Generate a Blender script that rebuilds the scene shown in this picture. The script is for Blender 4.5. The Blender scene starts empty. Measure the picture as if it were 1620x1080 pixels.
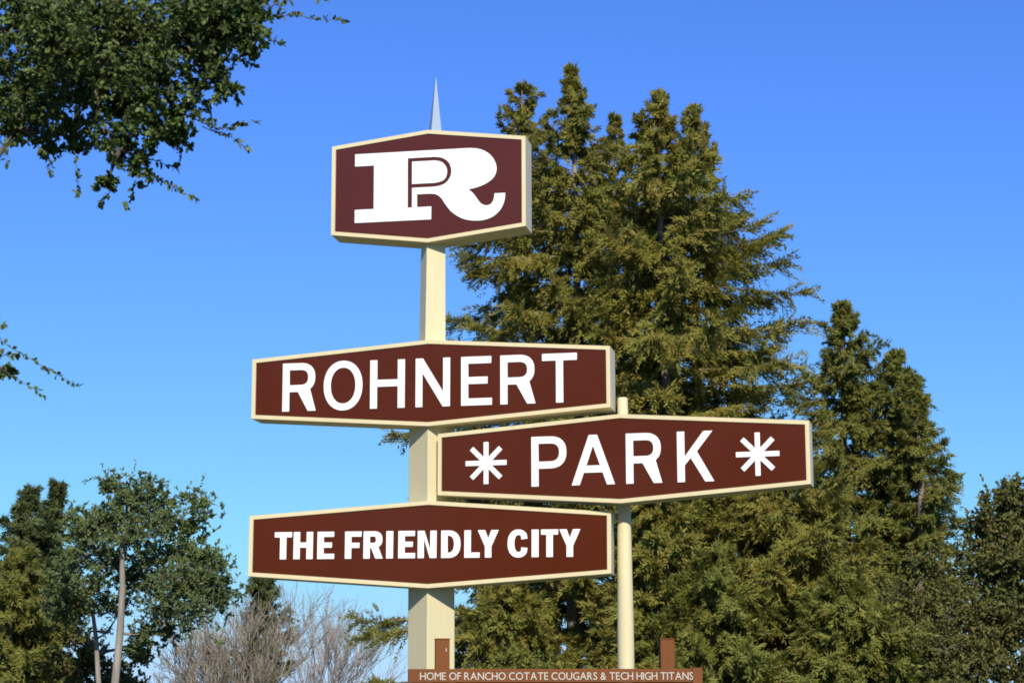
import bpy, bmesh, math, random
import numpy as np
from mathutils import Matrix, Vector

# ---------------------------------------------------------------- camera, world, sun, exposure
scene = bpy.context.scene
COL = scene.collection
F_PX, PITCH, ROLL, EYE = 3307.7, 0.183017, -0.003384, 1.7     # photograph pixels (1620 wide), radians, metres

cam_data = bpy.data.cameras.new('camera')
cam = bpy.data.objects.new('camera', cam_data)
COL.objects.link(cam)
scene.camera = cam
cam_data.sensor_width = 36.0
cam_data.lens = 36.0 * F_PX / 1620.0
cam_data.clip_end = 6000.0
cam_data.dof.use_dof = True
cam_data.dof.focus_distance = 31.0
cam_data.dof.aperture_fstop = 11.0
cam.matrix_world = Matrix.Translation((0, 0, EYE)) @ Matrix.Rotation(math.pi / 2 + PITCH, 4, 'X') @ Matrix.Rotation(ROLL, 4, 'Z')

SUN_AZ, SUN_EL = math.radians(9.0), math.radians(36.0)         # behind the camera, a little to its right
sun_from = Vector((math.sin(SUN_AZ) * math.cos(SUN_EL), -math.cos(SUN_AZ) * math.cos(SUN_EL), math.sin(SUN_EL)))
sd = bpy.data.lights.new('sun', 'SUN')
sd.energy = 5.0
sd.angle = math.radians(0.53)
sd.color = (1.0, 0.91, 0.75)
sun = bpy.data.objects.new('sun', sd)
COL.objects.link(sun)
sun.rotation_euler = sun_from.to_track_quat('Z', 'Y').to_euler()

world = bpy.data.worlds.new('World')
scene.world = world
world.use_nodes = True
wn, wl = world.node_tree.nodes, world.node_tree.links
wn.clear()
wo = wn.new('ShaderNodeOutputWorld')
wb = wn.new('ShaderNodeBackground')
sky = wn.new('ShaderNodeTexSky')
sky.sky_type = 'NISHITA'
sky.sun_disc = False
sky.sun_elevation = SUN_EL
sky.sun_rotation = math.pi - SUN_AZ
sky.altitude = 0.0
sky.air_density = 1.0
sky.dust_density = 0.2
sky.ozone_density = 3.0
grade = wn.new('ShaderNodeMix')
grade.data_type = 'RGBA'
grade.blend_type = 'MULTIPLY'
grade.inputs['Factor'].default_value = 1.0
grade.inputs['B'].default_value = (0.545, 0.935, 1.78, 1)        # the camera's saturated rendering of a clear winter sky
wl.new(sky.outputs[0], grade.inputs['A'])
even = wn.new('ShaderNodeMix')                                  # a clear winter sky without a glare patch round the sun
even.data_type = 'RGBA'
even.blend_type = 'DARKEN'
even.inputs['Factor'].default_value = 1.0
even.inputs['B'].default_value = (9.8, 7.5, 10.6, 1)
wl.new(grade.outputs['Result'], even.inputs['A'])
wl.new(even.outputs['Result'], wb.inputs['Color'])
wb.inputs['Strength'].default_value = 0.084
wl.new(wb.outputs[0], wo.inputs['Surface'])

scene.view_settings.view_transform = 'Standard'
scene.view_settings.look = 'None'
scene.view_settings.gamma = 1.0
scene.view_settings.use_curve_mapping = False
scene.view_settings.exposure = 0.25
try:
    scene.cycles.filter_width = 1.8
except Exception:
    pass


def at(px, py, depth):
    """World point seen at photograph pixel (px, py), 'depth' metres ahead of the camera along the ground."""
    dx, dy = px - 810.0, py - 540.0
    c, s = math.cos(ROLL), math.sin(ROLL)
    x, y = c * dx + s * dy, -s * dx + c * dy
    c, s = math.cos(PITCH), math.sin(PITCH)
    r = (x / F_PX, c + s * y / F_PX, s - c * y / F_PX)
    k = depth / r[1]
    return np.array([r[0] * k, depth, r[2] * k + EYE])


# ---------------------------------------------------------------- helpers
def tag(o, label=None, cat=None, group=None, kind=None):
    if label: o['label'] = label
    if cat: o['category'] = cat
    if group: o['group'] = group
    if kind: o['kind'] = kind
    return o


def empty(name, loc=(0, 0, 0), rz=0.0):
    o = bpy.data.objects.new(name, None)
    COL.objects.link(o)
    o.location = loc
    o.rotation_euler = (0, 0, rz)
    o.empty_display_size = 0.3
    return o


def link(name, me, mat, parent=None):
    o = bpy.data.objects.new(name, me)
    COL.objects.link(o)
    if mat is not None and not me.materials:
        me.materials.append(mat)
    if parent is not None:
        o.parent = parent
    return o


def mesh_np(name, V, Fq, smooth=False):
    """Mesh from numpy arrays: V (n,3), Fq (m,4) quads."""
    me = bpy.data.meshes.new(name)
    V = np.asarray(V, np.float32)
    Fq = np.asarray(Fq, np.int32)
    n, k = Fq.shape
    me.vertices.add(len(V))
    me.vertices.foreach_set('co', V.ravel())
    me.loops.add(n * k)
    me.loops.foreach_set('vertex_index', Fq.ravel())
    me.polygons.add(n)
    me.polygons.foreach_set('loop_start', np.arange(0, n * k, k, dtype=np.int32))
    if smooth:
        me.polygons.foreach_set('use_smooth', np.ones(n, dtype=bool))
    me.update(calc_edges=True)
    return me


def mesh_bm(name, bm):
    me = bpy.data.meshes.new(name)
    bmesh.ops.recalc_face_normals(bm, faces=bm.faces)
    bm.to_mesh(me)
    bm.free()
    return me


def prism(bm, outline_front, outline_back):
    """Closed solid between two outlines (lists of 3D points)."""
    a = [bm.verts.new(p) for p in outline_front]
    b = [bm.verts.new(p) for p in outline_back]
    n = len(a)
    bm.faces.new(a)
    bm.faces.new(b[::-1])
    for i in range(n):
        j = (i + 1) % n
        bm.faces.new((a[i], b[i], b[j], a[j]))


def bevel(bm, w, seg=2):
    bmesh.ops.recalc_face_normals(bm, faces=bm.faces)
    bmesh.ops.bevel(bm, geom=list(bm.edges), offset=w, segments=seg, affect='EDGES', profile=0.6)


# ---------------------------------------------------------------- materials
def new_mat(name):
    m = bpy.data.materials.new(name)
    m.use_nodes = True
    nt = m.node_tree
    return m, nt, nt.nodes, nt.links, nt.nodes['Principled BSDF']


def paint(name, col, rough=0.45, var=0.10, streak=0.25, spec=0.4, dirt=(0.42, 0.40, 0.30)):
    m, nt, N, L, B = new_mat(name)
    tc = N.new('ShaderNodeTexCoord')
    mp = N.new('ShaderNodeMapping')
    mp.inputs['Scale'].default_value = (9.0, 9.0, 0.7)
    L.new(tc.outputs['Object'], mp.inputs['Vector'])
    nz = N.new('ShaderNodeTexNoise')
    nz.inputs['Scale'].default_value = 1.6
    nz.inputs['Detail'].default_value = 6
    nz.inputs['Roughness'].default_value = 0.65
    L.new(mp.outputs[0], nz.inputs['Vector'])
    rp = N.new('ShaderNodeValToRGB')
    rp.color_ramp.elements[0].position = 0.48
    rp.color_ramp.elements[0].color = (0, 0, 0, 1)
    rp.color_ramp.elements[1].position = 0.85
    rp.color_ramp.elements[1].color = (1, 1, 1, 1)
    L.new(nz.outputs['Fac'], rp.inputs['Fac'])
    sc = N.new('ShaderNodeMath'); sc.operation = 'MULTIPLY'; sc.inputs[1].default_value = streak
    L.new(rp.outputs[0], sc.inputs[0])
    n2 = N.new('ShaderNodeTexNoise')
    n2.inputs['Scale'].default_value = 1.3
    n2.inputs['Detail'].default_value = 4
    L.new(tc.outputs['Object'], n2.inputs['Vector'])
    lo = tuple(c * (1 - var) for c in col) + (1,)
    hi = tuple(min(1, c * (1 + var)) for c in col) + (1,)
    mx = N.new('ShaderNodeMix'); mx.data_type = 'RGBA'
    mx.inputs['A'].default_value = lo
    mx.inputs['B'].default_value = hi
    L.new(n2.outputs['Fac'], mx.inputs['Factor'])
    m2 = N.new('ShaderNodeMix'); m2.data_type = 'RGBA'
    L.new(sc.outputs[0], m2.inputs['Factor'])
    L.new(mx.outputs['Result'], m2.inputs['A'])
    m2.inputs['B'].default_value = tuple(c * d for c, d in zip(col, dirt)) + (1,)
    L.new(m2.outputs['Result'], B.inputs['Base Color'])
    rr = N.new('ShaderNodeMapRange')
    rr.inputs['To Min'].default_value = rough * 0.8
    rr.inputs['To Max'].default_value = min(1, rough * 1.3)
    L.new(n2.outputs['Fac'], rr.inputs['Value'])
    L.new(rr.outputs[0], B.inputs['Roughness'])
    B.inputs['Specular IOR Level'].default_value = spec
    bp = N.new('ShaderNodeBump')
    bp.inputs['Strength'].default_value = 0.06
    bp.inputs['Distance'].default_value = 0.02
    L.new(n2.outputs['Fac'], bp.inputs['Height'])
    L.new(bp.outputs[0], B.inputs['Normal'])
    return m


CREAM = paint('cream_paint', (0.61, 0.535, 0.330), 0.42, 0.04, 0.16)
CREAM_MAST = paint('cream_mast_paint', (0.60, 0.545, 0.335), 0.5, 0.04, 0.12)
BROWN = paint('brown_panel_enamel', (0.074, 0.0132, 0.0028), 0.17, 0.12, 0.10, 0.42, (1.5, 1.6, 1.8))
WHITE = paint('white_letter_vinyl', (0.84, 0.84, 0.84), 0.4, 0.02, 0.05, 0.3, (0.8, 0.8, 0.78))
BOARD = paint('weathered_brown_board', (0.165, 0.062, 0.022), 0.75, 0.18, 0.35, 0.15, (0.55, 0.55, 0.6))
CONCRETE = paint('concrete', (0.33, 0.32, 0.29), 0.85, 0.15, 0.3, 0.2)
SMALL_WHITE = paint('white_plastic_letters', (0.50, 0.48, 0.43), 0.45, 0.05, 0.15, 0.3)

STEEL, nt_, N_, L_, B_ = new_mat('spire_metal')
B_.inputs['Base Color'].default_value = (0.27, 0.34, 0.44, 1)
B_.inputs['Metallic'].default_value = 0.25
B_.inputs['Roughness'].default_value = 0.45
DARK, nt_, N_, L_, B_ = new_mat('wire_black')
B_.inputs['Base Color'].default_value = (0.03, 0.03, 0.035, 1)
B_.inputs['Roughness'].default_value = 0.6


def foliage(name, c_dark, c_mid, c_tip, tip_amt=0.35, noise=0.6, trans=0.22, spec=0.14):
    m, nt, N, L, B = new_mat(name)
    geo = N.new('ShaderNodeNewGeometry')
    tc = N.new('ShaderNodeTexCoord')
    rp = N.new('ShaderNodeValToRGB')
    rp.color_ramp.elements[0].position = 0.0
    rp.color_ramp.elements[0].color = c_dark + (1,)
    rp.color_ramp.elements[1].position = 0.9
    rp.color_ramp.elements[1].color = c_mid + (1,)
    L.new(geo.outputs['Random Per Island'], rp.inputs['Fac'])
    nz = N.new('ShaderNodeTexNoise')
    nz.inputs['Scale'].default_value = noise
    nz.inputs['Detail'].default_value = 4
    nz.inputs['Roughness'].default_value = 0.7
    L.new(tc.outputs['Object'], nz.inputs['Vector'])
    mr = N.new('ShaderNodeMapRange')
    mr.inputs['From Min'].default_value = 0.42
    mr.inputs['From Max'].default_value = 0.68
    mr.inputs['To Max'].default_value = tip_amt * 2
    L.new(nz.outputs['Fac'], mr.inputs['Value'])
    mx = N.new('ShaderNodeMix'); mx.data_type = 'RGBA'
    L.new(mr.outputs[0], mx.inputs['Factor'])
    L.new(rp.outputs[0], mx.inputs['A'])
    mx.inputs['B'].default_value = c_tip + (1,)
    L.new(mx.outputs['Result'], B.inputs['Base Color'])
    B.inputs['Roughness'].default_value = 0.5
    B.inputs['Specular IOR Level'].default_value = spec
    tr = N.new('ShaderNodeBsdfTranslucent')
    L.new(mx.outputs['Result'], tr.inputs['Color'])
    ms = N.new('ShaderNodeMixShader')
    ms.inputs['Fac'].default_value = trans
    L.new(B.outputs[0], ms.inputs[1])
    L.new(tr.outputs[0], ms.inputs[2])
    L.new(ms.outputs[0], N['Material Output'].inputs['Surface'])
    return m


def bark(name, c0, c1, scale=6.0):
    m, nt, N, L, B = new_mat(name)
    tc = N.new('ShaderNodeTexCoord')
    mp = N.new('ShaderNodeMapping')
    mp.inputs['Scale'].default_value = (1, 1, 0.25)
    L.new(tc.outputs['Object'], mp.inputs['Vector'])
    nz = N.new('ShaderNodeTexNoise')
    nz.inputs['Scale'].default_value = scale
    nz.inputs['Detail'].default_value = 8
    L.new(mp.outputs[0], nz.inputs['Vector'])
    rp = N.new('ShaderNodeValToRGB')
    rp.color_ramp.elements[0].position = 0.3
    rp.color_ramp.elements[0].color = c0 + (1,)
    rp.color_ramp.elements[1].position = 0.7
    rp.color_ramp.elements[1].color = c1 + (1,)
    L.new(nz.outputs['Fac'], rp.inputs['Fac'])
    L.new(rp.outputs[0], B.inputs['Base Color'])
    B.inputs['Roughness'].default_value = 0.9
    bp = N.new('ShaderNodeBump')
    bp.inputs['Strength'].default_value = 0.6
    bp.inputs['Distance'].default_value = 0.03
    L.new(nz.outputs['Fac'], bp.inputs['Height'])
    L.new(bp.outputs[0], B.inputs['Normal'])
    return m


F_RED = foliage('redwood_needles', (0.130, 0.146, 0.026), (0.295, 0.290, 0.062), (0.370, 0.255, 0.062), 0.24, 0.6, 0.42)
F_RED2 = foliage('redwood_needles_greener', (0.098, 0.128, 0.030), (0.245, 0.262, 0.066), (0.310, 0.250, 0.062), 0.25, 0.5, 0.42)
F_DEEP = foliage('cypress_needles', (0.046, 0.074, 0.028), (0.115, 0.150, 0.055), (0.165, 0.150, 0.048), 0.2, 0.7, 0.30)
F_OAK = foliage('live_oak_leaves', (0.030, 0.054, 0.014), (0.125, 0.190, 0.050), (0.160, 0.200, 0.052), 0.2, 1.6, 0.28, 0.3)
F_GUM = foliage('gum_leaves', (0.070, 0.110, 0.048), (0.170, 0.220, 0.092), (0.180, 0.235, 0.055), 0.35, 0.35, 0.34)
F_DARKOAK = foliage('dark_oak_leaves', (0.068, 0.086, 0.026), (0.165, 0.180, 0.052), (0.205, 0.165, 0.052), 0.3, 0.5, 0.28)
F_BAY = foliage('bay_leaves', (0.105, 0.138, 0.030), (0.250, 0.270, 0.060), (0.300, 0.255, 0.058), 0.3, 0.5, 0.42)
BK_RED = bark('redwood_bark', (0.11, 0.075, 0.055), (0.27, 0.22, 0.18))
BK_OAK = bark('oak_bark', (0.05, 0.042, 0.034), (0.16, 0.14, 0.12))
BK_PALE = bark('pale_bark', (0.13, 0.115, 0.095), (0.33, 0.30, 0.26), 4.0)
BK_TWIG = bark('bare_brown_twigs', (0.16, 0.14, 0.11), (0.33, 0.295, 0.235), 3.0)
BK_TWIG2 = bark('bare_grey_twigs', (0.22, 0.19, 0.17), (0.38, 0.34, 0.31), 3.0)

# ---------------------------------------------------------------- ground
GRASS, nt_, N_, L_, B_ = new_mat('grass_ground')
tc = N_.new('ShaderNodeTexCoord')
n1 = N_.new('ShaderNodeTexNoise'); n1.inputs['Scale'].default_value = 0.12; n1.inputs['Detail'].default_value = 8
n2 = N_.new('ShaderNodeTexNoise'); n2.inputs['Scale'].default_value = 9.0; n2.inputs['Detail'].default_value = 6
L_.new(tc.outputs['Object'], n1.inputs['Vector']); L_.new(tc.outputs['Object'], n2.inputs['Vector'])
ad = N_.new('ShaderNodeMath'); ad.operation = 'ADD'
L_.new(n1.outputs['Fac'], ad.inputs[0]); L_.new(n2.outputs['Fac'], ad.inputs[1])
rp = N_.new('ShaderNodeValToRGB')
rp.color_ramp.elements[0].position = 0.35; rp.color_ramp.elements[0].color = (0.035, 0.055, 0.016, 1)
rp.color_ramp.elements[1].position = 0.75; rp.color_ramp.elements[1].color = (0.12, 0.12, 0.045, 1)
hf = N_.new('ShaderNodeMath'); hf.operation = 'MULTIPLY'; hf.inputs[1].default_value = 0.5
L_.new(ad.outputs[0], hf.inputs[0]); L_.new(hf.outputs[0], rp.inputs['Fac'])
L_.new(rp.outputs[0], B_.inputs['Base Color'])
B_.inputs['Roughness'].default_value = 0.95
bp = N_.new('ShaderNodeBump'); bp.inputs['Strength'].default_value = 0.7; bp.inputs['Distance'].default_value = 0.06
L_.new(n2.outputs['Fac'], bp.inputs['Height']); L_.new(bp.outputs[0], B_.inputs['Normal'])

S = 3000.0
g = mesh_np('ground', [(-S, -S, 0), (S, -S, 0), (S, S, 0), (-S, S, 0)], [(0, 1, 2, 3)])
tag(link('ground', g, GRASS), 'flat grassy ground reaching to the horizon', None, None, 'structure')


# ---------------------------------------------------------------- lettering
def arc(cx, cy, rx, ry, a0, a1, n=10, p=1.0):
    out = []
    for i in range(n + 1):
        a = math.radians(a0 + (a1 - a0) * i / n)
        c, s = math.cos(a), math.sin(a)
        out.append((cx + rx * math.copysign(abs(c) ** p, c), cy + ry * math.copysign(abs(s) ** p, s)))
    return out


def glyph(ch, w, s, h):
    """Outlines of a sans capital of height 1 and width w; s = stem, h = bar thickness (fractions of the height)."""
    if ch == 'I':
        return [[(0, 0), (w, 0), (w, 1), (0, 1)]]
    if ch == 'T':
        m0, m1 = (w - s) / 2, (w + s) / 2
        return [[(m0, 0), (m1, 0), (m1, 1 - h), (w, 1 - h), (w, 1), (0, 1), (0, 1 - h), (m0, 1 - h)]]
    if ch == 'H':
        b0, b1 = 0.5 - h / 2 + 0.02, 0.5 + h / 2 + 0.02
        return [[(0, 0), (s, 0), (s, b0), (w - s, b0), (w - s, 0), (w, 0), (w, 1), (w - s, 1), (w - s, b1), (s, b1), (s, 1), (0, 1)]]
    if ch == 'E':
        b0, b1 = 0.51 - h / 2, 0.51 + h / 2
        return [[(0, 0), (w, 0), (w, h), (s, h), (s, b0), (w * 0.86, b0), (w * 0.86, b1), (s, b1), (s, 1 - h), (w * 0.98, 1 - h), (w * 0.98, 1), (0, 1)]]
    if ch == 'F':
        b0, b1 = 0.49 - h / 2, 0.49 + h / 2
        return [[(0, 0), (s, 0), (s, b0), (w * 0.88, b0), (w * 0.88, b1), (s, b1), (s, 1 - h), (w, 1 - h), (w, 1), (0, 1)]]
    if ch == 'L':
        return [[(0, 0), (w, 0), (w, h), (s, h), (s, 1), (0, 1)]]
    if ch == 'N':
        k = s * 0.55
        return [[(0, 0), (s * 0.97, 0), (s * 0.97, 0.70), (w - s - k * 0.05, 0), (w, 0), (w, 1), (w - s * 0.97, 1), (w - s * 0.97, 0.30), (s + k * 0.05, 1), (0, 1)]]
    if ch == 'Y':
        m0, m1, j = (w - s) / 2, (w + s) / 2, 0.40
        d = s * 1.12
        return [[(m0, 0), (m1, 0), (m1, j), (w, 1), (w - d, 1), (w / 2, j + 0.62 * (1 - j) * (1 - s * 0.9)), (d, 1), (0, 1), (m0, j)]]
    if ch == 'A':
        d = s * 1.1
        a0, a1 = (w - s * 1.15) / 2, (w + s * 1.15) / 2
        def lx(y): return a0 * y
        def ix(y): return d + (a0 + d - d) * y
        y0, y1 = 0.245, 0.245 + h
        top = (w / 2 - d) / a0
        return [[(0, 0), (d, 0), (d + lx(y0), y0), (w - d - lx(y0), y0), (w - d, 0), (w, 0), (a1, 1), (a0, 1)],
                [(d + lx(y1), y1), (w / 2, min(top, 0.86)), (w - d - lx(y1), y1)]]
    if ch == 'K':
        d = s * 1.22
        return [[(0, 0), (s, 0), (s, 0.33), (s + 0.12, 0.475), (w - d, 0), (w, 0), (s + 0.245, 0.60), (w * 0.97, 1), (w * 0.97 - d, 1), (s, 0.50), (s, 1), (0, 1)]]
    if ch == 'O':
        return [arc(w / 2, 0.5, w / 2, 0.515, 0, 352, 40, 0.94), arc(w / 2, 0.5, w / 2 - s, 0.515 - h * 1.0, 0, 352, 40, 0.94)]
    if ch == 'D':
        r = 0.46 * w + 0.12
        return [[(0, 0)] + arc(w - r, 0.5, r, 0.5, -90, 90, 24, 0.85) + [(0, 1)],
                [(s, h)] + arc(w - r, 0.5, r - s, 0.5 - h, -90, 90, 20, 0.85) + [(s, 1 - h)]]
    if ch in 'PR':
        b = 0.40 if ch == 'R' else 0.355
        if s > 0.2: b = 0.385
        wb = w * (0.985 if ch == 'P' else 0.97)
        ry = (1 - b) / 2
        rx = min(ry * 1.05, wb * 0.62)
        cx = wb - rx
        bowl_in = [(s, 1 - h)] + [(cx - 0.02, 1 - h)][:0] + arc(cx, 1 - ry, max(rx - s, 0.03), ry - h, 90, -90, 16, 0.8) + [(s, b + h)]
        if ch == 'P':
            return [[(0, 0), (s, 0), (s, b)] + arc(cx, 1 - ry, rx, ry, -90, 90, 22, 0.85) + [(0, 1)], bowl_in]
        d = s * 1.16
        a = arc(cx, 1 - ry, rx, ry, -52 if s < 0.2 else -60, 90, 20, 0.85)
        jx = w * 0.46 if s < 0.2 else w * 0.40
        return [[(0, 0), (s, 0), (s, b), (jx, b), (w - d, 0), (w, 0)] + a + [(0, 1)], bowl_in]
    if ch == 'C':
        o = arc(w * 0.52, 0.5, w * 0.52, 0.51, 40, 320, 34, 0.9)
        i = arc(w * 0.53, 0.5, w * 0.52 - s, 0.51 - h * 1.05, 318, 42, 30, 0.9)
        i = [(w * 0.97, 0.335)] + [(w * 0.97 - s * 0.95, 0.36)] + i[1:-1] + [(w * 0.97 - s * 0.95, 0.645)] + [(w * 0.97, 0.675)]
        return [o + i]
    if ch == '*':
        pts = []
        for k in range(8):
            a = math.pi / 4 * k
            c, sn = math.cos(a), math.sin(a)
            inner = (s / 2) / math.tan(math.pi / 8)
            b = a - math.pi / 8
            ri = (s / 2) / math.sin(math.pi / 8)
            pts.append((ri * math.cos(b), ri * math.sin(b)))
            for q in (-s / 2, s / 2):
                pts.append((0.5 * c - q * sn, 0.5 * sn + q * c))
        return [[(x + 0.5, y + 0.5) for x, y in pts]]
    raise ValueError(ch)


def outline_mesh(name, polys, thick, M):
    """Filled, extruded outlines -> mesh; M maps (x, y, z) into place."""
    cu = bpy.data.curves.new(name, 'CURVE')
    cu.dimensions = '2D'
    cu.fill_mode = 'BOTH'
    cu.extrude = thick / 2
    for poly in polys:
        sp = cu.splines.new('POLY')
        sp.points.add(len(poly) - 1)
        for p, q in zip(sp.points, poly):
            p.co = (q[0], q[1], 0, 1)
        sp.use_cyclic_u = True
    ob = bpy.data.objects.new('tmp', cu)
    COL.objects.link(ob)
    me = bpy.data.meshes.new_from_object(ob.evaluated_get(bpy.context.evaluated_depsgraph_get()))
    bpy.data.objects.remove(ob)
    bpy.data.curves.remove(cu)
    me.name = name
    me.transform(M)
    return me


# local panel axes: x along the panel, y into its depth, z up; a glyph's x,y,z -> x, z, -y
FACE = Matrix(((1, 0, 0, 0), (0, 0, -1, 0), (0, 1, 0, 0), (0, 0, 0, 1)))


def letter(parent, ch, u0, u1, v0, v1, stem, bar, y, name='letter', mat=None):
    H = v1 - v0
    polys = [[(u0 + x * H, v0 + yy * H) for x, yy in p] for p in glyph(ch, (u1 - u0) / H, stem, bar)]
    me = outline_mesh(name, polys, 0.010, Matrix.Translation((0, y, 0)) @ FACE)
    return link(name, me, mat or WHITE, parent)


# ---------------------------------------------------------------- the city sign
mast_xy = (float(at(677, 800, 30.04)[0]) + 0.04, 30.385)
sign = empty('city_sign', (mast_xy[0], mast_xy[1], 0))
tag(sign, 'tall cream pole sign carrying four brown hexagonal panels with white lettering under a thin spire', 'sign')


def lp(x, y, z):
    return (x - mast_xy[0], y - mast_xy[1], z)


def square_tube(name, c0, s0, z0, c1, s1, z1, rot, mat, wid=0.012):
    bm = bmesh.new()
    def ring(c, s, z):
        out = []
        for k in range(4):
            a = rot + math.pi / 2 * k
            r = s / math.sqrt(2)
            out.append((c[0] + r * math.sin(a), c[1] - r * math.cos(a), z))
        return out
    prism(bm, ring(c0, s0, z0), ring(c1, s1, z1))
    if wid: bevel(bm, wid, 2)
    return link(name, mesh_bm(name, bm), mat, sign)


# lower mast: a square tube set corner-on; its front corner is seen at x = 677
R_LOW = math.radians(-7.5)      # turn of the front corner about the vertical
square_tube('mast', (0, 0), 0.485, 0.0, (0, 0), 0.485, 6.05, R_LOW, CREAM_MAST)
R_UP = math.radians(-25.0)
square_tube('mast_neck', (-0.005, -0.125), 0.335, 6.051, (0.02, -0.125), 0.275, 9.45, R_UP, CREAM_MAST, 0.008)
square_tube('spire', (0.030, -0.125), 0.190, 10.30, (0.045, -0.125), 0.008, 11.34, R_UP, STEEL, 0.0)

bm = bmesh.new()
prism(bm, [(-0.7, -0.7, -0.3), (0.7, -0.7, -0.3), (0.7, 0.7, -0.3), (-0.7, 0.7, -0.3)], [(-0.7, -0.7, 0.12), (0.7, -0.7, 0.12), (0.7, 0.7, 0.12), (-0.7, 0.7, 0.12)])
bevel(bm, 0.02)
link('footing', mesh_bm('footing', bm), CONCRETE, sign)


def hexa(W, He, Hc, y, inset=0.0):
    # outline inset by the same width on all sides
    sl = (Hc - He) / (W / 2)
    k = inset * math.sqrt(1 + sl * sl)
    w = W / 2 - inset
    e = He + sl * inset - k
    c = Hc - k
    return [(-w, y, -e), (0, y, -c), (w, y, -e), (w, y, e), (0, y, c), (-w, y, e)]


def ring_solid(bm, o0, i0, o1, i1):
    """Hexagonal ring with a rectangular section: outer/inner outlines at the front and the back."""
    R = [[bm.verts.new(p) for p in q] for q in (o0, i0, i1, o1)]
    n = len(o0)
    for a in range(4):
        b = (a + 1) % 4
        for i in range(n):
            j = (i + 1) % n
            bm.faces.new((R[a][i], R[a][j], R[b][j], R[b][i]))


def panel(centre, yaw, tilt, W, He, Hc, T, label):
    bm = bmesh.new()
    prism(bm, hexa(W, He, Hc, 0.024, 0.003), hexa(W, He, Hc, T, 0.003))
    p = link('sign_panel', mesh_bm('sign_panel', bm), CREAM, sign)
    p.location = lp(*centre)
    p.rotation_euler = (0, tilt, -yaw)
    p['label'] = label
    bm = bmesh.new()
    ring_solid(bm, hexa(W, He, Hc, 0.0, 0.004), hexa(W, He, Hc, 0.0, 0.060), hexa(W, He, Hc, 0.032), hexa(W, He, Hc, 0.032, 0.064))
    link('frame', mesh_bm('frame', bm), CREAM, p)
    bm = bmesh.new()
    prism(bm, hexa(W, He, Hc, 0.014, 0.0655), hexa(W, He, Hc, 0.0235, 0.0655))
    link('face', mesh_bm('face', bm), BROWN, p)
    return p


def wpos(x, y, z): return (x, y, z + EYE)

PT = 0.50
pR = panel(wpos(-1.2389, 29.989, 7.8945), 0.18417, 0, 2.948, 0.682, 0.860, PT, 'brown hexagonal top panel with a white letter emblem')
pO = panel(wpos(-1.2226, 29.988, 4.9448), 0.19176, 0, 5.353, 0.4453, 0.6373, PT, 'brown hexagonal panel reading ROHNERT')
pP = panel(wpos(1.5211, 29.387, 3.7541), 0.23146, 0, 5.353, 0.4453, 0.6373, 0.42, 'brown hexagonal panel reading PARK between two stars')
pF = panel(wpos(-1.2147, 29.95, 2.600), 0.13609, 0.0055, 5.268, 0.4382, 0.6272, PT, 'brown hexagonal panel reading THE FRIENDLY CITY')

yF = 0.008
for ch, a, b in (('R', -2.200, -1.690), ('O', -1.572, -0.986), ('H', -0.869, -0.349), ('N', -0.186, 0.326), ('E', 0.492, 0.946), ('R', 1.071, 1.586), ('T', 1.685, 2.192)):
    letter(pO, ch, a, b, -0.352, 0.362, 0.147, 0.143, yF)
for ch, a, b in (('P', -1.285, -0.767), ('A', -0.700, -0.075), ('R', 0.086, 0.600), ('K', 0.817, 1.335)):
    letter(pP, ch, a, b, -0.362, 0.350, 0.147, 0.142, yF)
for u in (-1.952, 1.949):
    letter(pP, '*', u - 0.304, u + 0.304, -0.305, 0.301, 0.118, 0.118, yF, 'star_emblem')
for ch, a, b in (('T', -2.285, -2.026), ('H', -2.000, -1.710), ('E', -1.643, -1.390), ('F', -1.230, -0.985), ('R', -0.954, -0.666), ('I', -0.616, -0.514),
                 ('E', -0.437, -0.188), ('N', -0.150, 0.128), ('D', 0.196, 0.480), ('L', 0.537, 0.762), ('Y', 0.734, 1.039), ('C', 1.171, 1.470), ('I', 1.521, 1.623),
                 ('T', 1.659, 1.907), ('Y', 1.924, 2.228)):
    k = 0.9842
    letter(pF, ch, a * k, b * k, -0.196, 0.195, 0.240, 0.190, yF)


def smooth_poly(P, sharp, n=5):
    """Catmull-Rom through the points except at the indices in 'sharp'."""
    out, N = [], len(P)
    for i in range(N):
        p0, p1, p2, p3 = (np.array(P[(i + k) % N]) for k in (-1, 0, 1, 2))
        if i in sharp and (i + 1) % N in sharp:
            out.append(tuple(p1)); continue
        if i in sharp: p0 = p1
        if (i + 1) % N in sharp: p3 = p2
        for k in range(n):
            t = k / n
            q = 0.5 * (2 * p1 + (p2 - p0) * t + (2 * p0 - 5 * p1 + 4 * p2 - p3) * t * t + (3 * p1 - p0 - 3 * p2 + p3) * t ** 3)
            out.append((float(q[0]), float(q[1])))
    return out


o_ = [(-1.113, 0.540), (0.50, 0.543), (0.668, 0.540), (0.808, 0.51), (0.928, 0.437), (1.007, 0.331), (1.037, 0.219), (1.017, 0.119), (0.957, 0.042), (0.848, -0.023), (0.728, -0.063), (0.612, -0.086),
      (0.678, -0.141), (0.728, -0.208), (0.778, -0.281), (0.827, -0.324), (0.887, -0.341), (0.947, -0.324), (0.986, -0.271), (1.002, -0.21), (1.006, -0.166), (1.165, -0.166),
      (1.155, -0.27), (1.115, -0.378), (1.046, -0.465), (0.946, -0.53), (0.827, -0.56), (0.708, -0.562), (0.569, -0.537), (0.449, -0.48), (0.349, -0.4), (0.269, -0.296), (0.209, -0.202), (0.148, -0.149), (0.068, -0.124), (-0.163, -0.120),
      (-0.163, -0.317), (0.053, -0.317), (0.053, -0.511), (-1.110, -0.511), (-1.110, -0.313), (-0.821, -0.313), (-0.821, 0.354), (-1.113, 0.354)]
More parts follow.
